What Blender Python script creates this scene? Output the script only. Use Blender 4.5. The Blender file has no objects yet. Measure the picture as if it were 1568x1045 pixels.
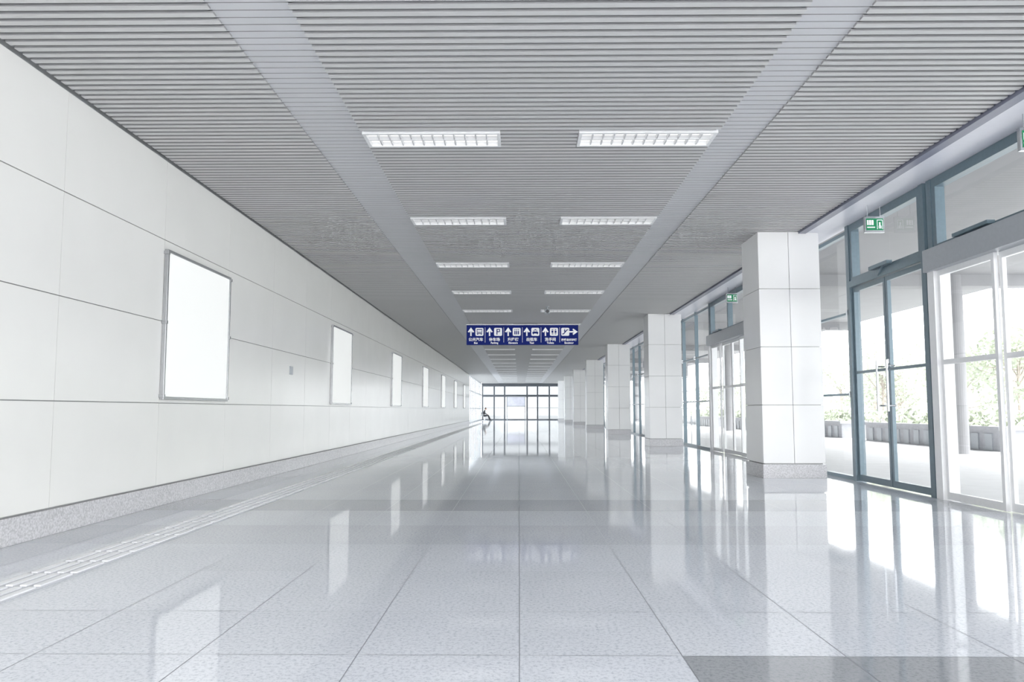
import bpy, math, random
from mathutils import Vector, Matrix
random.seed(7)
sc = bpy.context.scene
try:
    sc.view_settings.view_transform = 'Standard'
    sc.view_settings.look = 'None'
    sc.view_settings.exposure = 0.55
    sc.view_settings.gamma = 1.22
except Exception as e:
    print(e)

# ------------------------------------------------------------------ helpers
def s2l(c):
    return tuple(((v/255.0)/12.92 if v/255.0 <= 0.04045 else (((v/255.0)+0.055)/1.055)**2.4) for v in c)

def mat(name, rgb, rough=0.5, metal=0.0, spec=0.5, noise=0.0, nscale=20.0, emit=0.0, emitcol=None, coat=0.0, bump=0.0, detail=3.0):
    m = bpy.data.materials.new(name); m.use_nodes = True
    nt = m.node_tree; b = nt.nodes['Principled BSDF']
    c = s2l(rgb)
    b.inputs['Base Color'].default_value = (*c, 1)
    b.inputs['Roughness'].default_value = rough
    b.inputs['Metallic'].default_value = metal
    b.inputs['Specular IOR Level'].default_value = spec
    b.inputs['Coat Weight'].default_value = coat
    b.inputs['Coat Roughness'].default_value = 0.1
    if emit > 0:
        b.inputs['Emission Color'].default_value = (*(s2l(emitcol) if emitcol else c), 1)
        b.inputs['Emission Strength'].default_value = emit
    tc = nt.nodes.new('ShaderNodeTexCoord')
    n = nt.nodes.new('ShaderNodeTexNoise')
    n.inputs['Scale'].default_value = nscale
    n.inputs['Detail'].default_value = detail
    nt.links.new(tc.outputs['Object'], n.inputs['Vector'])
    if noise > 0:
        r = nt.nodes.new('ShaderNodeValToRGB')
        r.color_ramp.elements[0].position = 0.35
        r.color_ramp.elements[1].position = 0.65
        r.color_ramp.elements[0].color = (*[v*(1-noise) for v in c], 1)
        r.color_ramp.elements[1].color = (*[min(1, v*(1+noise*0.5)) for v in c], 1)
        nt.links.new(n.outputs['Fac'], r.inputs['Fac'])
        nt.links.new(r.outputs['Color'], b.inputs['Base Color'])
    if bump > 0:
        bp = nt.nodes.new('ShaderNodeBump'); bp.inputs['Strength'].default_value = bump
        bp.inputs['Distance'].default_value = 0.01
        nt.links.new(n.outputs['Fac'], bp.inputs['Height'])
        nt.links.new(bp.outputs['Normal'], b.inputs['Normal'])
    return m

def glass_mat(name, tint=(0.95, 0.98, 0.98)):
    m = bpy.data.materials.new(name); m.use_nodes = True
    nt = m.node_tree; nt.nodes.clear()
    o = nt.nodes.new('ShaderNodeOutputMaterial')
    t = nt.nodes.new('ShaderNodeBsdfTransparent'); t.inputs['Color'].default_value = (*tint, 1)
    g = nt.nodes.new('ShaderNodeBsdfGlossy'); g.inputs['Roughness'].default_value = 0.0
    f = nt.nodes.new('ShaderNodeLayerWeight'); f.inputs['Blend'].default_value = 0.5
    pw = nt.nodes.new('ShaderNodeMath'); pw.operation = 'POWER'; pw.inputs[1].default_value = 5
    mu = nt.nodes.new('ShaderNodeMath'); mu.operation = 'MULTIPLY_ADD'; mu.inputs[1].default_value = 0.85; mu.inputs[2].default_value = 0.05
    mx = nt.nodes.new('ShaderNodeMixShader')
    nt.links.new(f.outputs['Facing'], pw.inputs[0])
    nt.links.new(pw.outputs[0], mu.inputs[0])
    nt.links.new(mu.outputs[0], mx.inputs[0])
    nt.links.new(t.outputs[0], mx.inputs[1]); nt.links.new(g.outputs[0], mx.inputs[2])
    nt.links.new(mx.outputs[0], o.inputs[0])
    return m

class MB:
    def __init__(s, glass=()): s.v = []; s.f = []; s.m = []; s.glass = glass
    def box(s, x0, x1, y0, y1, z0, z1, mi=0, side=None):
        i = len(s.v)
        if mi in s.glass:
            if (x1-x0) < (y1-y0):
                xm = (x0+x1)/2; s.quad((xm,y0,z0),(xm,y1,z0),(xm,y1,z1),(xm,y0,z1),mi)
            else:
                ym = (y0+y1)/2; s.quad((x0,ym,z0),(x1,ym,z0),(x1,ym,z1),(x0,ym,z1),mi)
            return
        s.v += [(x0,y0,z0),(x1,y0,z0),(x1,y1,z0),(x0,y1,z0),(x0,y0,z1),(x1,y0,z1),(x1,y1,z1),(x0,y1,z1)]
        s.f += [(i,i+3,i+2,i+1),(i+4,i+5,i+6,i+7),(i,i+1,i+5,i+4),(i+1,i+2,i+6,i+5),(i+2,i+3,i+7,i+6),(i+3,i,i+4,i+7)]
        s.m += [mi]+[mi if side is None else side]*5
    def quad(s, a, b, c, d, mi=0):
        i = len(s.v); s.v += [a,b,c,d]; s.f.append((i,i+1,i+2,i+3)); s.m.append(mi)
    def poly_y(s, pts, y0, y1, mi=0):
        i = len(s.v); n = len(pts)
        s.v += [(p[0], y0, p[1]) for p in pts] + [(p[0], y1, p[1]) for p in pts]
        s.f.append(tuple(range(i, i+n))); s.m.append(mi)
        s.f.append(tuple(range(i+2*n-1, i+n-1, -1))); s.m.append(mi)
        for k in range(n):
            k2 = (k+1) % n
            s.f.append((i+k, i+n+k, i+n+k2, i+k2)); s.m.append(mi)
    def cyl(s, p0, p1, r0, r1=None, n=16, mi=0):
        r1 = r0 if r1 is None else r1
        p0 = Vector(p0); p1 = Vector(p1); ax = (p1-p0).normalized()
        u = ax.orthogonal().normalized(); w = ax.cross(u)
        i = len(s.v)
        for p, r in ((p0, r0), (p1, r1)):
            for k in range(n):
                a = 2*math.pi*k/n
                s.v.append(tuple(p + u*math.cos(a)*r + w*math.sin(a)*r))
        for k in range(n):
            k2 = (k+1) % n
            s.f.append((i+k, i+k2, i+n+k2, i+n+k)); s.m.append(mi)
        s.f.append(tuple(range(i+n-1, i-1, -1))); s.m.append(mi)
        s.f.append(tuple(range(i+n, i+2*n))); s.m.append(mi)
    def ell(s, c, r, nu=16, nv=10, mi=0):
        i = len(s.v)
        for a in range(nv+1):
            th = math.pi*a/nv
            for b in range(nu):
                ph = 2*math.pi*b/nu
                s.v.append((c[0]+r[0]*math.sin(th)*math.cos(ph), c[1]+r[1]*math.sin(th)*math.sin(ph), c[2]+r[2]*math.cos(th)))
        for a in range(nv):
            for b in range(nu):
                b2 = (b+1) % nu
                s.f.append((i+a*nu+b, i+(a+1)*nu+b, i+(a+1)*nu+b2, i+a*nu+b2)); s.m.append(mi)
    def mesh(s, name, mats, smooth=False):
        me = bpy.data.meshes.new(name)
        me.from_pydata(s.v, [], s.f)
        for m in mats: me.materials.append(m)
        me.polygons.foreach_set('material_index', s.m)
        if smooth: me.polygons.foreach_set('use_smooth', [True]*len(s.f))
        me.update(); me.validate()
        return me
    def obj(s, name, mats, parent=None, smooth=False, bevel=0.0):
        o = bpy.data.objects.new(name, s.mesh(name, mats, smooth))
        sc.collection.objects.link(o)
        if parent: o.parent = parent
        if bevel > 0:
            b = o.modifiers.new('bevel', 'BEVEL'); b.width = bevel; b.segments = 2; b.limit_method = 'ANGLE'
        return o

def empty(name, loc=(0,0,0)):
    e = bpy.data.objects.new(name, None); e.location = loc
    sc.collection.objects.link(e); e.empty_display_size = 0.2
    return e

# ------------------------------------------------------------------ dimensions
CH = 1.10            # camera height
ZC = 4.04            # ceiling (slat underside)
XL = -4.15           # left wall
XR = 5.24            # facade plane
Y0, Y1 = -5.0, 80.0

# ------------------------------------------------------------------ materials
M_panel = mat('wall_panel_satin', (230,229,225), 0.22, spec=0.6, noise=0.02, nscale=1.5)
M_joint = mat('panel_joint', (150,152,152), 0.6, noise=0.05)
M_col   = mat('column_panel', (238,238,238), 0.22, spec=0.5, noise=0.015, nscale=2)
M_gran  = mat('skirting_granite', (198,197,200), 0.25, noise=0.28, nscale=60, detail=6)
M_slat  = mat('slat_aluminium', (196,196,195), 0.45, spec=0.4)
M_slat_shade = mat('slat_side_shade', (140,140,141), 0.6, spec=0.3)  # same slats, sides coloured darker: shade in the gaps put into the colour
M_band  = mat('ceiling_band', (192,193,196), 0.45, noise=0.02, nscale=2)
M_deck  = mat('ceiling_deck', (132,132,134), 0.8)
M_trim  = mat('ceiling_edge_trim', (108,111,130), 0.4, noise=0.04)
M_soff  = mat('soffit', (215,216,226), 0.35, noise=0.02)
M_white = mat('white_metal', (234,235,236), 0.3, noise=0.02)
M_teal  = mat('teal_frame', (88,108,119), 0.35, metal=0.2, noise=0.06)
M_steel = mat('steel', (190,194,198), 0.22, metal=0.8, noise=0.04)
M_dark  = mat('dark_frame', (62,68,76), 0.4, noise=0.06)
M_grey  = mat('grey_frame', (160,165,171), 0.35, metal=0.2, noise=0.04)
M_lamp  = mat('lamp_diffuser', (240,240,240), 0.5, emit=0.55, emitcol=(255,254,250))
M_poster= mat('lightbox_face', (235,236,234), 0.4, emit=0.25, emitcol=(250,251,248))
M_pframe= mat('lightbox_frame', (150,152,154), 0.25, metal=0.6, noise=0.05)
M_glass = glass_mat('facade_glass')
M_glassT= glass_mat('tinted_glass', (0.62,0.66,0.67))
M_tact  = mat('tactile_tile', (188,190,197), 0.35, noise=0.06, nscale=40)
M_blue  = mat('sign_blue', (6,26,112), 0.6, spec=0.15, noise=0.02)
M_signw = mat('sign_white', (245,248,252), 0.5, emit=0.2)
M_green = mat('exit_green', (4,110,66), 0.5, spec=0.2, emit=0.12)
M_black = mat('black_plastic', (45,47,52), 0.35, noise=0.05)

# floor granite with per-tile tone attribute
def floor_mat():
    m = bpy.data.materials.new('polished_granite'); m.use_nodes = True
    nt = m.node_tree; b = nt.nodes['Principled BSDF']
    at = nt.nodes.new('ShaderNodeAttribute'); at.attribute_name = 'tone'
    tc = nt.nodes.new('ShaderNodeTexCoord')
    n = nt.nodes.new('ShaderNodeTexNoise'); n.inputs['Scale'].default_value = 52; n.inputs['Detail'].default_value = 6; n.inputs['Roughness'].default_value = 0.75
    nt.links.new(tc.outputs['Object'], n.inputs['Vector'])
    r = nt.nodes.new('ShaderNodeValToRGB')
    r.color_ramp.elements[0].position = 0.36; r.color_ramp.elements[0].color = (0.60,0.62,0.67,1)
    r.color_ramp.elements[1].position = 0.52; r.color_ramp.elements[1].color = (1,1,1,1)
    nt.links.new(n.outputs['Fac'], r.inputs['Fac'])
    n2 = nt.nodes.new('ShaderNodeTexNoise'); n2.inputs['Scale'].default_value = 1.2; n2.inputs['Detail'].default_value = 2
    nt.links.new(tc.outputs['Object'], n2.inputs['Vector'])
    r2 = nt.nodes.new('ShaderNodeValToRGB')
    r2.color_ramp.elements[0].position = 0.3; r2.color_ramp.elements[0].color = (0.94,0.945,0.955,1)
    r2.color_ramp.elements[1].position = 0.7; r2.color_ramp.elements[1].color = (1,1,1,1)
    nt.links.new(n2.outputs['Fac'], r2.inputs['Fac'])
    m1 = nt.nodes.new('ShaderNodeMixRGB'); m1.blend_type = 'MULTIPLY'; m1.inputs[0].default_value = 1
    m2 = nt.nodes.new('ShaderNodeMixRGB'); m2.blend_type = 'MULTIPLY'; m2.inputs[0].default_value = 1
    nt.links.new(at.outputs['Color'], m1.inputs[1]); nt.links.new(r.outputs[0], m1.inputs[2])
    nt.links.new(m1.outputs[0], m2.inputs[1]); nt.links.new(r2.outputs[0], m2.inputs[2])
    nt.links.new(m2.outputs[0], b.inputs['Base Color'])
    b.inputs['Roughness'].default_value = 0.05
    b.inputs['Specular IOR Level'].default_value = 0.85
    return m
M_floor = floor_mat()
M_grout = mat('floor_grout', (155,159,167), 0.6, noise=0.03)

# ------------------------------------------------------------------ floor
xs = [XL]
x = -0.73*5
while x < XR-0.1:
    xs.append(x); x += 0.73
xs.append(XR+0.1)
ys = [-5.0,-4.0,-3.0,-2.0,-1.0,0.0,0.98,1.66,2.34,3.32,4.02]
y = 5.0
while y < Y1:
    ys.append(y); y += 0.98
ys.append(Y1)
fm = MB(); tones = []
g = 0.0025
fm.quad((XL,Y0,-0.0015),(XR+0.1,Y0,-0.0015),(XR+0.1,Y1,-0.0015),(XL,Y1,-0.0015),1); tones.append((1,1,1))
for j in range(len(ys)-1):
    for i in range(len(xs)-1):
        ya, yb = ys[j], ys[j+1]; xa, xb = xs[i], xs[i+1]
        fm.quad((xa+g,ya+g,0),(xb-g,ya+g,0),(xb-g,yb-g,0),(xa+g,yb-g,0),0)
        base = (0.755,0.785,0.845)
        t = random.uniform(0.97,1.02)
        xm = (xa+xb)/2; ym = (ya+yb)/2
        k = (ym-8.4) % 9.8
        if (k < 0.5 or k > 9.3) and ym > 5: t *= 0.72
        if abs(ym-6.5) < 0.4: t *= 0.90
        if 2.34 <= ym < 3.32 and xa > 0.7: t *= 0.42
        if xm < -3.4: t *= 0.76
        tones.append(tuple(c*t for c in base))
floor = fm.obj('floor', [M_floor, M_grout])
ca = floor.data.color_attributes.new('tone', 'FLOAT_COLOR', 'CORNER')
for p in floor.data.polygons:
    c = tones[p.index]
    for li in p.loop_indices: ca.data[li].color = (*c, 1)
sl = MB(); sl.box(XL-0.1,XR+0.1,Y0,Y1,-0.3,-0.004,0)
sl.obj('floor_slab', [M_grout])

# tactile paving strip
tm = MB()
y = 0.5
tx0, tx1 = -3.32, -2.95
while y < 60:
    tm.box(tx0, tx1, y, y+0.36, 0.0005, 0.004, 0)
    for k in range(4):
        xx = tx0+0.03+k*0.088
        tm.box(xx+0.006, xx+0.050, y+0.02, y+0.34, 0.004, 0.014, 1)
    y += 0.365
M_tact2 = mat('tactile_bar', (238,239,241), 0.3, noise=0.04, nscale=40)
tm.obj('tactile_paving_strip', [M_tact, M_tact2])

# ------------------------------------------------------------------ left wall
WEND = 60.0
zs = [0.235,1.18,2.13,3.09,4.03]
wl = MB()
wl.box(XL-0.25, XL-0.03, Y0, WEND, -0.1, 4.3, 1)
yj = 6.38-1.87*7
while yj < WEND:
    y2 = min(yj+1.87, WEND)
    for k in range(4):
        wl.box(XL-0.029, XL, yj+0.003, y2-0.003, zs[k]+0.005, zs[k+1]-0.005, 0)
    yj += 1.87
wl.obj('wall_left', [M_panel, M_joint])
bb = MB()
yj = 6.38-1.87*7
while yj < WEND:
    y2 = min(yj+1.87, WEND)
    bb.box(XL-0.02, XL+0.025, yj+0.002, y2-0.002, 0, 0.225, 0)
    yj += 1.87
bb.obj('baseboard_left', [M_gran], bevel=0.004)

# posters / lightboxes
def lightbox(ya):
    e = empty('wall_lightbox_poster', (XL, ya+0.93, 2.09))
    a, b = ya+0.0, ya+1.84
    z0, z1 = 1.22, 2.98
    f = MB(); w = 0.035; t = 0.05
    f.box(XL, XL+t, a, b, z0, z0+w); f.box(XL, XL+t, a, b, z1-w, z1)
    f.box(XL, XL+t, a, a+w, z0+w, z1-w); f.box(XL, XL+t, b-w, b, z0+w, z1-w)
    for yy in (a-0.015, b-0.03):
        for zz in (z0+0.02, (z0+z1)/2, z1-0.06):
            f.box(XL, XL+t+0.01, yy, yy+0.045, zz, zz+0.04)
    fo = f.obj('frame', [M_pframe], bevel=0.004)
    p = MB(); p.box(XL+0.002, XL+0.035, a+w, b-w, z0+w, z1-w)
    po = p.obj('poster_face', [M_poster])
    for o in (fo, po):
        o.parent = e; o.matrix_parent_inverse = Matrix.Translation(-e.location)
k = 0
while 8.25+7.48*k < WEND-2:
    lightbox(8.25+7.48*k); k += 1
eb = MB(); eb.box(XL, XL+0.015, 12.92, 13.08, 1.74, 1.89, 0); eb.box(XL+0.015, XL+0.02, 12.94, 13.06, 1.76, 1.87, 1)
eb.obj('wall_access_plate', [M_grey, M_grey])

def set_parent(o, e):
    o.parent = e; o.matrix_parent_inverse = Matrix.Translation(-e.location)
wg = MB(glass=(1,))
y = WEND
while y < Y1-0.1:
    wg.box(XL-0.08, XL, y, y+0.08, 0, 4.03, 0)
    y += 2.0
for z in (0, 1.2, 2.7, 3.95):
    wg.box(XL-0.079, XL-0.001, WEND, Y1, z, z+0.08, 0)
wg.box(XL-0.045, XL-0.035, WEND, Y1, 0.05, 4.0, 1)
wg.obj('window_1', [M_grey, M_glassT])

# ------------------------------------------------------------------ ceiling
ce = MB()
pitch, sw, sh = 0.10, 0.056, 0.03
row0, rowd = 7.42, 3.40
def in_troffer(y):
    k = (y-row0) % rowd
    return y > row0-1-rowd*3 and (k < 0.44 or k > rowd-0.055)
nslat = int((Y1-Y0)/pitch)
for i in range(nslat):
    y = Y0+i*pitch
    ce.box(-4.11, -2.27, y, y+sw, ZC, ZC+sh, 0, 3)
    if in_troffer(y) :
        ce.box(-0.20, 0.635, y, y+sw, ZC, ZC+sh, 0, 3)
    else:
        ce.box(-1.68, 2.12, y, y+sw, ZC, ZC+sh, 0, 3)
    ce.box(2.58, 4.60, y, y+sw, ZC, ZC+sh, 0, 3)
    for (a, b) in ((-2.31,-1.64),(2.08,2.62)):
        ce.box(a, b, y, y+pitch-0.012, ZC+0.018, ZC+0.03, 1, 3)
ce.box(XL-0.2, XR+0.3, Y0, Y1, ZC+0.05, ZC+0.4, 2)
ce.obj('ceiling', [M_slat, M_band, M_deck, M_slat_shade])
tr = MB()
tr.box(4.62, 4.74, Y0, Y1, ZC-0.03, ZC+0.06, 0)
tr.box(4.74, XR+0.06, Y0, Y1, ZC-0.015, ZC+0.06, 1)
tr.obj('trim_1', [M_trim, M_soff])

# troffers
tf = MB()
L, D, w = 1.47, 0.40, 0.035
z0 = ZC-0.012; z1 = ZC+0.049
tf.box(0, L, 0, w, z0, z1); tf.box(0, L, D-w, D, z0, z1)
tf.box(0, w, w, D-w, z0, z1); tf.box(L-w, L, w, D-w, z0, z1)
tf.box(w, L-w, D/2-0.010, D/2+0.010, z0+0.005, z1-0.012, 2)
for k in range(1, 12):
    xx = w+(L-2*w)*k/12
    tf.box(xx-0.007, xx+0.007, w, D-w, z0+0.008, z1-0.012, 2)
tf.box(w, L-w, w, D-w, z1-0.01, z1-0.002, 1)
tfm = tf.mesh('ceiling_light', [M_white, M_lamp, mat('louver', (205,206,208), 0.4)])
k = -3
while row0+rowd*k < Y1-2:
    for x0 in (-1.67, 0.64):
        o = bpy.data.objects.new('ceiling_light', tfm); sc.collection.objects.link(o)
        o.location = (x0, row0+rowd*k, 0)
    k += 1

# ------------------------------------------------------------------ columns
def column(yc):
    e = empty('clad_column', (4.45, yc+0.43, 0))
    c = MB()
    x0, x1, y0, y1 = 3.95, 4.95, yc, yc+0.86
    c.box(x0+0.03, x1-0.03, y0+0.03, y1-0.03, 0.0, ZC+0.04, 1)
    g = 0.004
    for k in range(4):
        za, zb = zs[k]+g, zs[k+1]-g
        if k == 3: zb = ZC-0.002
        xm = (x0+x1)/2
        for a, b in ((x0, xm-g), (xm+g, x1)):
            c.box(a, b, y0, y0+0.028, za, zb, 0)
            c.box(a, b, y1-0.028, y1, za, zb, 0)
        c.box(x0, x0+0.028, y0+0.029, y1-0.029, za, zb, 0)
        c.box(x1-0.028, x1, y0+0.029, y1-0.029, za, zb, 0)
    o = c.obj('cladding', [M_col, M_joint], bevel=0.003); set_parent(o, e)
    b = MB(); b.box(x0-0.012, x1+0.012, y0-0.012, y1+0.012, 0, 0.225)
    o = b.obj('granite_base', [M_gran], bevel=0.004); set_parent(o, e)
for k in range(-1, 7):
    column(11.75+10.15*k)

# ------------------------------------------------------------------ right facade
nwin = [1]; ndoor = [0]
ZT = 3.97
def fixed(ya, yb, n=None):
    nwin[0] += 1
    m = MB(glass=(1,)); X = XR
    n = n or max(1, round((yb-ya)/1.5))
    for i in range(n+1):
        y = ya+(yb-ya)*i/n
        m.box(X, X+0.10, y-0.025, y+0.025, 0.0, ZT+0.05, 0)
    for z in (0.0, 1.33, 2.62, ZT-0.06):
        h = 0.06 if z in (0.0, ZT-0.06) else 0.035
        m.box(X+0.005, X+0.09, ya, yb, z, z+h, 0)
    m.box(X+0.045, X+0.055, ya, yb, 0.03, ZT, 1)
    for i in range(n+1):
        y = ya+(yb-ya)*i/n
        for z in (1.33, 2.62):
            m.box(X-0.04, X, y-0.04, y+0.04, z-0.03, z+0.06, 2)
    m.obj('window_%d' % nwin[0], [M_teal, M_glass, M_steel])

def clerestory(m, ya, yb, zb, split=None):
    X = XR
    m.box(X-0.02, X+0.10, ya, yb, ZT-0.07, ZT+0.05, 0)
    m.box(X-0.02, X+0.10, ya, yb, zb, zb+0.05, 0)
    for y in ([ya+0.04, yb-0.04] + (split or [])):
        m.box(X-0.021, X+0.10, y-0.04, y+0.04, zb+0.05, ZT-0.07, 0)
    m.box(X+0.04, X+0.05, ya, yb, zb+0.02, ZT-0.03, 1)

def swing_door(ya, yb):
    ndoor[0] += 1
    e = empty('door_%d' % ndoor[0], (XR, (ya+yb)/2, 0))
    m = MB(glass=(1,)); X = XR
    m.box(X-0.04, X+0.12, ya-0.05, ya+0.05, 0, ZT+0.05, 0)
    m.box(X-0.04, X+0.12, yb-0.05, yb+0.05, 0, ZT+0.05, 0)
    m.box(X-0.04, X+0.12, ya+0.05, yb-0.05, 3.02, 3.12, 0)
    clerestory(m, ya+0.05, yb-0.05, 3.12)
    set_parent(m.obj('frame', [M_teal, M_glass]), e)
    l = MB(glass=(1,)); ym = (ya+yb)/2
    for a, b in ((ya+0.055, ym-0.008), (ym+0.008, yb-0.055)):
        st = 0.055
        l.box(X, X+0.05, a, a+st, 0.015, 3.01, 0); l.box(X, X+0.05, b-st, b, 0.015, 3.01, 0)
        l.box(X, X+0.05, a+st, b-st, 0.015, 0.11, 0); l.box(X, X+0.05, a+st, b-st, 2.94, 3.01, 0)
        l.box(X, X+0.05, a+st, b-st, 1.66, 1.70, 0)
        l.box(X+0.02, X+0.03, a+st, b-st, 0.11, 2.94, 1)
    set_parent(l.obj('door_leaves', [M_teal, M_glass]), e)
    h = MB()
    for y in (ym-0.14, ym+0.14):
        h.cyl((X-0.09, y, 1.08), (X-0.09, y, 1.80), 0.017, n=12)
        h.cyl((X-0.09, y, 1.16), (X+0.02, y, 1.16), 0.012, n=10)
        h.cyl((X-0.09, y, 1.72), (X+0.02, y, 1.72), 0.012, n=10)
    h.box(X-0.02, X+0.0, ym-0.04, ym+0.04, 1.76, 1.82)
    set_parent(h.obj('pull_handles', [M_steel], smooth=False), e)
    c = MB()
    c.box(X-0.12, X-0.04, ym-0.30, ym+0.22, 3.14, 3.19)
    c.cyl((X-0.08, ym-0.1, 3.14), (X-0.04, ym+0.1, 3.05), 0.012, n=8)
    set_parent(c.obj('door_closer', [M_teal]), e)

def slider(ya, yb, leaves=4):
    ndoor[0] += 1
    e = empty('door_%d' % ndoor[0], (XR, (ya+yb)/2, 0))
    m = MB(glass=(1,)); X = XR
    for y in (ya, yb):
        m.box(X-0.05, X+0.16, y-0.07, y+0.07, 0, 3.12, 2)
    m.box(X-0.10, X+0.16, ya-0.069, yb+0.069, 2.84, 3.12, 3)
    m.box(X-0.03, X+0.12, ya-0.05, ya+0.05, 3.12, ZT+0.05, 0)
    m.box(X-0.03, X+0.12, yb-0.05, yb+0.05, 3.12, ZT+0.05, 0)
    clerestory(m, ya+0.05, yb-0.05, 3.12, [(ya+yb)/2])
    set_parent(m.obj('frame', [M_teal, M_glass, M_white, M_grey]), e)
    l = MB(glass=(1,)); n = leaves; W = (yb-ya-0.14)/n
    for i in range(n):
        a = ya+0.07+W*i; b = a+W; xo = 0.0 if i in (0, n-1) else 0.06
        st = 0.05
        l.box(X+xo, X+xo+0.045, a, a+st, 0.01, 2.84, 0); l.box(X+xo, X+xo+0.045, b-st, b, 0.01, 2.84, 0)
        l.box(X+xo, X+xo+0.045, a+st, b-st, 0.01, 0.10, 0); l.box(X+xo, X+xo+0.045, a+st, b-st, 2.77, 2.84, 0)
        l.box(X+xo, X+xo+0.045, a+st, b-st, 1.66, 1.72, 0)
        l.box(X+xo+0.018, X+xo+0.026, a+st, b-st, 0.1, 2.77, 1)
    set_parent(l.obj('sliding_leaves', [M_white, M_glass]), e)
    c = MB(); ym = yb-0.9
    c.box(X-0.12, X-0.03, ym-0.34, ym+0.3, 3.14, 3.18)
    set_parent(c.obj('door_operator', [M_teal]), e)

fixed(-5.0, -0.6)
fixed(0.0, 4.55)
slider(4.62, 9.02, 4)
swing_door(9.18, 11.30)
fixed(11.36, 16.1, 3)
slider(16.2, 19.65, 4)
fixed(19.75, 26.3, 4)
slider(26.4, 29.8, 4)
fixed(29.9, 36.5, 4)
slider(36.6, 40.0, 4)
fixed(40.1, 60, 12)
fixed(60.06, 79.9, 12)

# exit signs
def exit_sign(x, y, z):
    e = empty('exit_sign', (x, y, z))
    m = MB(); w, h = 0.28, 0.23
    m.box(x-w/2, x+w/2, y, y+0.045, z-h/2, z+h/2, 0)
    m.box(x-w/2+0.02, x+w/2-0.02, y-0.004, y, z-h/2+0.03, z+h/2-0.03, 1)
    for i, (a, b, c, d) in enumerate([(-.11,-.09,-.01,.06),(-.08,-.055,-.01,.06),(-.045,-.02,-.01,.06),(-.11,.0,-.05,-.036),
                                  (.03,.11,.058,.065),(.03,.036,-.07,.06),(.104,.11,-.07,.06),(.06,.08,-.02,.03),(.055,.065,-.06,-.02),(.075,.09,-.06,-.02)]):
        m.box(x+a, x+b, y-0.007, y-0.0045, z+c, z+d, 2)
    m.cyl((x-0.09, y+0.02, z+h/2), (x-0.09, y+0.02, ZC-0.02), 0.006, n=8, mi=0)
    m.cyl((x+0.09, y+0.02, z+h/2), (x+0.09, y+0.02, ZC-0.02), 0.006, n=8, mi=0)
    set_parent(m.obj('sign_box', [M_steel, M_green, M_signw]), e)
exit_sign(5.07, 10.12, 3.74)
exit_sign(5.07, 6.93, 3.76)
exit_sign(5.07, 17.0, 3.76)

# ------------------------------------------------------------------ overhead direction sign
SY = 24.3; sx0, sx1, sz0, sz1 = -1.79, 2.01, 3.31, 3.98
es = empty('overhead_direction_sign', ((sx0+sx1)/2, SY, sz0))
m = MB()
m.box(sx0, sx1, SY, SY+0.16, sz0, sz1, 0)
m.box(sx0-0.015, sx1+0.015, SY-0.01, SY+0.17, sz1, sz1+0.035, 1)
for x in (sx0+0.5, sx1-0.5):
    m.box(x-0.03, x+0.03, SY+0.05, SY+0.11, sz1+0.03, ZC+0.04, 1)
set_parent(m.obj('sign_board', [M_blue, M_steel]), es)
m = MB(); yb = SY-0.002; yf = SY-0.006
def R(x0,x1,z0,z1,mi=0): m.box(x0,x1,yf,yb,z0,z1,mi)
def R2(x0,x1,z0,z1,mi=1): m.box(x0,x1,yf-0.003,yf-0.0005,z0,z1,mi)
sw6 = (sx1-sx0)/6
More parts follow.
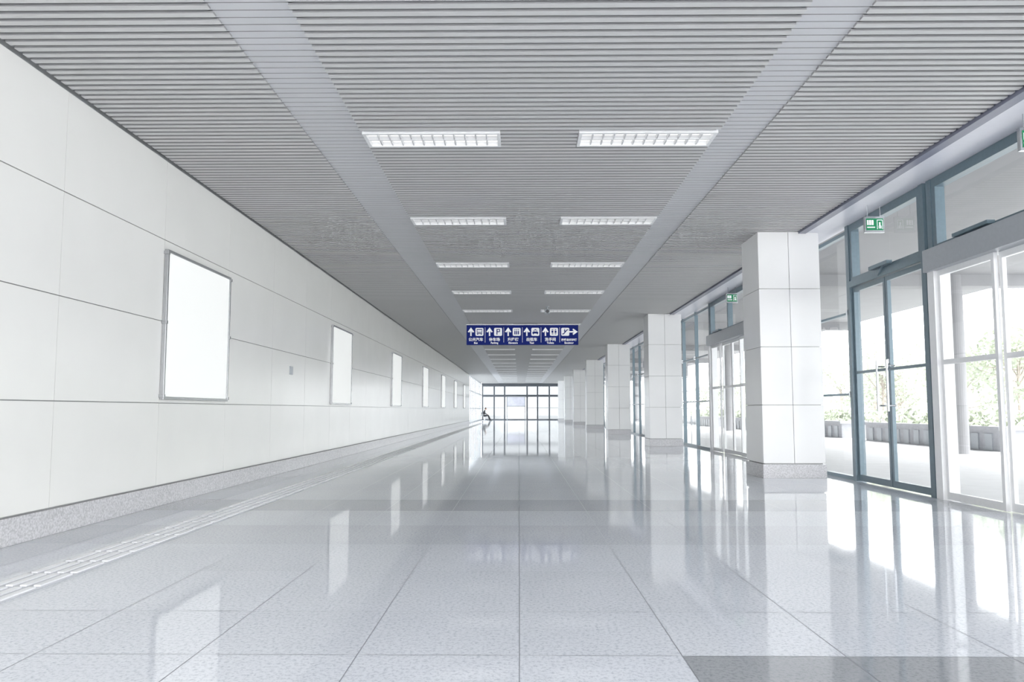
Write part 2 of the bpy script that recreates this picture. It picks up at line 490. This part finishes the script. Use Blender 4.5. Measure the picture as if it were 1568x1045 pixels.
for i in range(6):
    cx = sx0+sw6*i; zt = sz0+0.44
    ax = cx+0.15; iz = zt+0.0
    if i < 5:
        m.poly_y([(ax-0.11,iz+0.0),(ax-0.06,iz-0.02),(ax,iz+0.06),(ax+0.06,iz-0.02),(ax+0.11,iz+0.0),(ax,iz+0.15)][::1], yf, yb)
        R(ax-0.022,ax+0.022,iz-0.14,iz+0.08)
        ix = cx+0.44
    else:
        ax = cx+0.46
        m.poly_y([(ax-0.0,iz+0.11),(ax-0.02,iz+0.06),(ax+0.06,iz),(ax-0.02,iz-0.06),(ax,iz-0.11),(ax+0.15,iz)][::-1], yf, yb)
        R(ax-0.14,ax+0.08,iz-0.022,iz+0.022)
        ix = cx+0.19
    s = 0.135
    pts = []
    for (qx, qz, a0) in ((s-.04,-s+.04,-90),(s-.04,s-.04,0),(-s+.04,s-.04,90),(-s+.04,-s+.04,180)):
        for t in range(5):
            a = math.radians(a0+t*22.5); pts.append((ix+qx+.04*math.cos(a), iz+qz+.04*math.sin(a)))
    m.poly_y(pts, yf, yb, 0)
    if i == 0:
        R2(ix-.095,ix+.095,iz-.03,iz+.095); R2(ix-.095,ix+.095,iz-.075,iz-.045)
        R2(ix-.08,ix-.045,iz-.1,iz-.075); R2(ix+.045,ix+.08,iz-.1,iz-.075)
        m.box(ix-.075,ix+.075,yf-0.005,yf-0.0032,iz+0.0,iz+.065,0)
    elif i == 1:
        R2(ix-.055,ix-.02,iz-.1,iz+.1); R2(ix-.02,ix+.05,iz+.07,iz+.1); R2(ix-.02,ix+.05,iz-.01,iz+.02); R2(ix+.04,ix+.07,iz+.0,iz+.09)
    elif i == 2:
        for dx in (-.06,0,.06):
            R2(ix+dx-.02,ix+dx+.02,iz-.09,iz+.03)
            R2(ix+dx-.014,ix+dx+.014,iz+.045,iz+.08)
        R2(ix-.1,ix+.1,iz+.095,iz+.105)
    elif i == 3:
        R2(ix-.1,ix+.1,iz-.06,iz+.0); R2(ix-.065,ix+.065,iz+.0,iz+.06); R2(ix-.03,ix+.03,iz+.065,iz+.09)
        R2(ix-.085,ix-.05,iz-.09,iz-.06); R2(ix+.05,ix+.085,iz-.09,iz-.06)
        m.box(ix-.045,ix+.045,yf-0.005,yf-0.0032,iz+0.01,iz+.045,0)
    elif i == 4:
        for dx in (-.055,.055):
            R2(ix+dx-.03,ix+dx+.03,iz-.03,iz+.04); R2(ix+dx-.02,ix+dx-.004,iz-.1,iz-.03); R2(ix+dx+.004,ix+dx+.02,iz-.1,iz-.03)
            R2(ix+dx-.017,ix+dx+.017,iz+.052,iz+.09)
        R2(ix-.004,ix+.004,iz-.11,iz+.11)
    else:
        m.poly_y([(ix-.11,iz-.09),(ix-.05,iz-.09),(ix+.07,iz+.05),(ix+.11,iz+.05),(ix+.11,iz+.08),(ix+.05,iz+.08),(ix-.07,iz-.06),(ix-.11,iz-.06)], yf-0.003, yf-0.0005, 1)
        R2(ix-.04,ix-.0,iz-.0,iz+.07); R2(ix-.035,ix-.005,iz+.08,iz+.105)
    if i: R(cx-0.004, cx+0.004, sz0+0.08, sz1-0.08)
set_parent(m.obj('arrows_and_icons', [M_signw, M_blue]), es)
zh = ['公共汽车','停车场','升降梯','出租车','洗手间','换乘自动扶梯']
en = ['Bus','Parking','Elevators','Taxi','Toilets','Escalator']
for i in range(6):
    for t, sz, zz, b in ((zh[i], 0.125 if i < 5 else 0.088, sz0+0.135, 'zh'), (en[i], 0.085, sz0+0.035, 'en')):
        c = bpy.data.curves.new('text_'+b, 'FONT'); c.body = t; c.size = sz; c.align_x = 'CENTER'; c.extrude = 0.002
        c.offset = 0.002
        o = bpy.data.objects.new('text_%s_%d' % (b, i+1), c); sc.collection.objects.link(o)
        o.location = (sx0+sw6*(i+0.5), SY-0.005, zz); o.rotation_euler = (math.pi/2, 0, 0)
        c.materials.append(M_signw); set_parent(o, es)

# cctv camera on the ceiling
m = MB()
cxx, cy = 0.80, 20.3
m.cyl((cxx, cy, ZC+0.03), (cxx, cy, ZC-0.02), 0.06, n=16, mi=0)
m.cyl((cxx, cy, ZC-0.02), (cxx, cy, ZC-0.10), 0.018, n=12, mi=0)
m.box(cxx-0.07, cxx+0.07, cy-0.14, cy+0.10, ZC-0.22, ZC-0.10, 0)
m.cyl((cxx, cy-0.17, ZC-0.16), (cxx, cy-0.13, ZC-0.16), 0.05, n=16, mi=1)
m.box(cxx-0.08, cxx+0.08, cy-0.18, cy+0.10, ZC-0.10, ZC-0.092, 0)
m.obj('security_camera', [M_grey, M_black], bevel=0.004)

# ------------------------------------------------------------------ end wall
m = MB(glass=(2,)); Y = Y1
for x in (XL+0.06, -2.78, -1.62, 0.88, 2.04, 3.35, 4.6, XR-0.02):
    m.box(x-0.08, x+0.08, Y, Y+0.12, 0, ZC+0.1, 0)
for z, h in ((0, 0.10), (2.55, 0.24), (3.70, 0.40)):
    m.box(XL, XR+0.1, Y+0.005, Y+0.11, z, z+h, 0)
for z in (1.3,):
    m.box(XL, -1.62, Y+0.02, Y+0.08, z, z+0.06, 1); m.box(0.88, XR, Y+0.02, Y+0.08, z, z+0.06, 1)
m.box(XL, XR+0.1, Y+0.055, Y+0.065, 0.05, 4.0, 2)
m.obj('wall_end', [M_dark, M_grey, glass_mat('end_glass', (0.11,0.118,0.122))])
M_ad = mat('display_face', (205,206,220), 0.4, emit=0.1, noise=0.12, nscale=3)
m = MB()
m.box(-1.3, 0.6, Y-0.9, Y-0.8, 1.55, 2.5, 0)
m.box(-1.35, 0.65, Y-0.91, Y-0.79, 2.5, 2.58, 1); m.box(-1.35, 0.65, Y-0.91, Y-0.79, 1.45, 1.55, 1)
m.box(-1.38,-1.3,Y-0.91,Y-0.79,0,2.58,1); m.box(0.6,0.68,Y-0.91,Y-0.79,0,2.58,1)
m.obj('information_display', [M_ad, M_grey])

# ------------------------------------------------------------------ bench + seated person
bx, by = -3.55, 73.5
m = MB()
for k in range(3):
    yy = by-0.3+0.62*k
    m.box(bx-0.25, bx+0.25, yy-0.28, yy+0.28, 0.41, 0.45, 0)
    m.box(bx-0.30, bx-0.26, yy-0.28, yy+0.28, 0.45, 0.88, 0)
    m.box(bx-0.25, bx+0.22, yy-0.31, yy-0.285, 0.62, 0.65, 1)
    m.box(bx-0.24, bx-0.20, yy-0.31, yy-0.285, 0.41, 0.62, 1)
m.box(bx-0.03, bx+0.03, by-0.6, by+1.2, 0.35, 0.41, 1)
for yy in (by-0.4, by+1.0):
    m.box(bx-0.03, bx+0.03, yy-0.03, yy+0.03, 0.03, 0.35, 1)
    m.box(bx-0.28, bx+0.28, yy-0.03, yy+0.03, 0.0, 0.035, 1)
m.obj('waiting_bench', [M_dark, M_steel], bevel=0.006)

M_cloth = mat('dark_clothes', (22,24,30), 0.8, noise=0.15, nscale=15)
M_skin = mat('skin', (185,135,110), 0.5, noise=0.04)
M_hair = mat('hair', (20,18,18), 0.6, noise=0.2)
pe = empty('seated_person', (bx, by-0.3, 0))
def skinned(name, verts, edges, radii, material, root=0, lvl=2):
    me = bpy.data.meshes.new(name); me.from_pydata(verts, edges, []); me.update()
    o = bpy.data.objects.new(name, me); sc.collection.objects.link(o)
    me.materials.append(material)
    sk = o.modifiers.new('skin', 'SKIN'); sk.use_smooth_shade = True
    for i, r in enumerate(radii):
        me.skin_vertices[0].data[i].radius = (r, r)
        me.skin_vertices[0].data[i].use_root = (i == root)
    su = o.modifiers.new('sub', 'SUBSURF'); su.levels = lvl; su.render_levels = lvl
    set_parent(o, pe); return o
px, py = bx, by-0.3
V = [(px-0.08,py,0.55),(px-0.06,py,0.72),(px+0.0,py,0.92),(px+0.06,py,1.03),(px+0.10,py,1.12),
     (px+0.02,py-0.19,0.99),(px+0.06,py-0.24,0.76),(px+0.27,py-0.14,0.66),
     (px+0.02,py+0.19,0.99),(px+0.06,py+0.24,0.76),(px+0.27,py+0.14,0.66),
     (px-0.02,py-0.10,0.54),(px+0.40,py-0.11,0.55),(px+0.52,py-0.10,0.12),(px+0.50,py-0.10,0.05),(px+0.70,py-0.11,0.04),
     (px-0.02,py+0.10,0.54),(px+0.40,py+0.12,0.56),(px+0.62,py+0.12,0.14),(px+0.62,py+0.12,0.05),(px+0.80,py+0.13,0.04)]
E = [(0,1),(1,2),(2,3),(3,4),(2,5),(5,6),(6,7),(2,8),(8,9),(9,10),(0,11),(11,12),(12,13),(13,14),(14,15),(0,16),(16,17),(17,18),(18,19),(19,20)]
Rr = [.15,.14,.15,.06,.055,.075,.055,.04,.075,.055,.04,.10,.075,.05,.045,.035,.10,.075,.05,.045,.035]
skinned('body', V, E, Rr, M_cloth)
m = MB()
hc = (px+0.15, py, 1.22)
m.ell(hc, (0.095,0.078,0.12), mi=0)
m.ell((hc[0]-0.02,py,hc[2]+0.025), (0.098,0.085,0.115), mi=1)
m.ell((hc[0]+0.095,py,hc[2]-0.01), (0.018,0.014,0.022), 8, 6, 0)
for s_ in (-1,1):
    m.ell((hc[0]+0.078,py+s_*0.03,hc[2]+0.015), (0.012,0.013,0.008), 8, 6, 1)
    m.ell((hc[0]-0.0,py+s_*0.08,hc[2]-0.01), (0.018,0.01,0.03), 8, 6, 0)
m.box(hc[0]+0.075,hc[0]+0.088,py-0.022,py+0.022,hc[2]-0.055,hc[2]-0.045,2)
set_parent(m.obj('head', [M_skin, M_hair, M_skin], smooth=True), pe)
for s_ in (-1,1):
    hx, hy, hz = px+0.27, py+s_*0.14, 0.66
    hv = [(hx,hy,hz),(hx+0.05,hy,hz-0.01),(hx+0.08,hy,hz-0.015)]; he = [(0,1),(1,2)]; hr = [.028,.034,.03]
    for q, ln in enumerate((.06,.07,.066,.05)):
        off = (q-1.5)*0.02; b0 = len(hv)
        hv += [(hx+0.09,hy+off,hz-0.015),(hx+0.09+ln*.55,hy+off,hz-0.025),(hx+0.09+ln*.9,hy+off,hz-0.05)]
        he += [(2,b0),(b0,b0+1),(b0+1,b0+2)]; hr += [.010,.009,.008]
    b0 = len(hv); hv += [(hx+0.05,hy-s_*0.04,hz-0.005),(hx+0.085,hy-s_*0.055,hz-0.02)]; he += [(1,b0),(b0,b0+1)]; hr += [.011,.009]
    skinned('hand', hv, he, hr, M_skin, lvl=1)

# ------------------------------------------------------------------ outside
M_pave = mat('exterior_paving', (205,205,206), 0.7, noise=0.05, nscale=3)
M_conc = mat('canopy_concrete', (122,122,125), 0.7, noise=0.05, nscale=2)
M_plant = mat('planter_stone', (160,161,167), 0.6, noise=0.1, nscale=8)
M_leaf = mat('leaves', (158,166,145), 0.6, noise=0.2, nscale=4)
M_leaf2 = mat('hedge_leaves', (148,158,132), 0.6, noise=0.2, nscale=5)
M_bark = mat('bark', (145,136,125), 0.8, noise=0.3, nscale=15)
m = MB(); m.box(XR+0.12, 90, -30, 140, -0.3, -0.02, 0); m.box(-60, XR+0.12, Y1+0.15, 140, -0.3, -0.02, 0)
m.box(-60, XL-0.26, -30, Y1+0.15, -0.3, -0.02, 0)
m.obj('exterior_ground', [M_pave])
m = MB()
m.box(XR+0.2, 13.6, -8, 82, 4.6, 4.9, 0)
for k in range(-2, 8):
    m.box(XR+0.2, 13.5, 18.5+10.15*k, 18.9+10.15*k, 4.3, 4.6, 0)
for k in range(-2, 7):
    m.cyl((11.3, 18.7+10.15*k, -0.02), (11.3, 18.7+10.15*k, 4.6), 0.24, n=28, mi=0)
m.obj('entrance_canopy', [M_conc])
for k in range(6):
    m = MB(); a = 10+9.5*k; b = a+7.5
    m.box(12.9, 14.5, a, b, -0.02, 0.55, 0); m.box(12.8, 14.6, a-0.1, b+0.1, 0.55, 0.65, 0)
    for q in range(12):
        m.box(12.86, 12.9, a+0.3+q*0.6, a+0.6+q*0.6, 0.0, 0.45, 1)
    for j in range(900):
        c = Vector((random.uniform(12.9,14.5), random.uniform(a,b), 0.65+random.random()**1.2*0.45))
        u = Vector((random.gauss(0,1),random.gauss(0,1),random.gauss(0,1))).normalized()*0.07
        w = u.orthogonal().normalized()*0.05
        m.quad(tuple(c-u-w),tuple(c+u-w),tuple(c+u+w),tuple(c-u+w),2)
    m.obj('planter_hedge', [M_plant, M_grey, M_leaf2])
def tree_mesh(seed, h):
    random.seed(seed); m = MB()
    m.cyl((0,0,-0.05),(0.05,0.03,h*0.55),0.07,0.05,10,0)
    blobs = []
    for k in range(11):
        a = random.uniform(0,6.28); r = random.uniform(0.4,1.5); z = h*random.uniform(0.3,0.95)
        p = (r*math.cos(a), r*math.sin(a), z); blobs.append((p, random.uniform(0.5,1.0)))
        m.cyl((0.04,0.02,h*random.uniform(0.25,0.5)), p, 0.03, 0.012, 6, 0)
    for p, r in blobs:
        for j in range(150):
            d = Vector((random.gauss(0,1),random.gauss(0,1),random.gauss(0,.8))); d = d.normalized()*r*random.random()**0.4
            c = Vector(p)+d
            u = Vector((random.gauss(0,1),random.gauss(0,1),random.gauss(0,1))).normalized()*0.07
            w = u.orthogonal().normalized()*0.045
            m.quad(tuple(c-u-w),tuple(c+u-w),tuple(c+u+w),tuple(c-u+w),1)
    return m.mesh('tree', [M_bark, M_leaf])
tms = [tree_mesh(1,4.2), tree_mesh(2,5.2), tree_mesh(3,3.6)]
random.seed(11)
for k in range(22):
    o = bpy.data.objects.new('tree', tms[k % 3]); sc.collection.objects.link(o)
    o.location = (random.uniform(17.5,26), 14+k*3.0+random.uniform(-.8,.8), 0); o.rotation_euler = (0,0,random.uniform(0,6))
m = MB()
m.box(42, 50, -10, 120, -0.05, 9, 0)
for k in range(30):
    for j in range(2):
        m.box(41.95, 42.01, -8+4.2*k, -5.5+4.2*k, 1.5+4*j, 4.0+4*j, 1)
m.obj('office_building', [M_pave, M_grey])

# ------------------------------------------------------------------ light
w = bpy.data.worlds.new('World'); sc.world = w; w.use_nodes = True
bg = w.node_tree.nodes['Background']
bg.inputs[0].default_value = (0.98, 0.985, 1.0, 1); bg.inputs[1].default_value = 6.5
sun = bpy.data.lights.new('sun', 'SUN'); sun.energy = 5.0; sun.angle = math.radians(12); sun.color = (1,0.98,0.95)
so = bpy.data.objects.new('sun', sun); sc.collection.objects.link(so)
so.rotation_euler = (math.radians(8), math.radians(38), 0)

# ------------------------------------------------------------------ camera
cam = bpy.data.cameras.new('camera'); co = bpy.data.objects.new('camera', cam); sc.collection.objects.link(co)
cam.sensor_width = 36; cam.lens = 36*1100/1568
cam.shift_y = 21/1568
cam.clip_end = 500
co.location = (0, 0, CH)
co.rotation_euler = (math.radians(90+4.4), 0, 0.01)
sc.camera = co
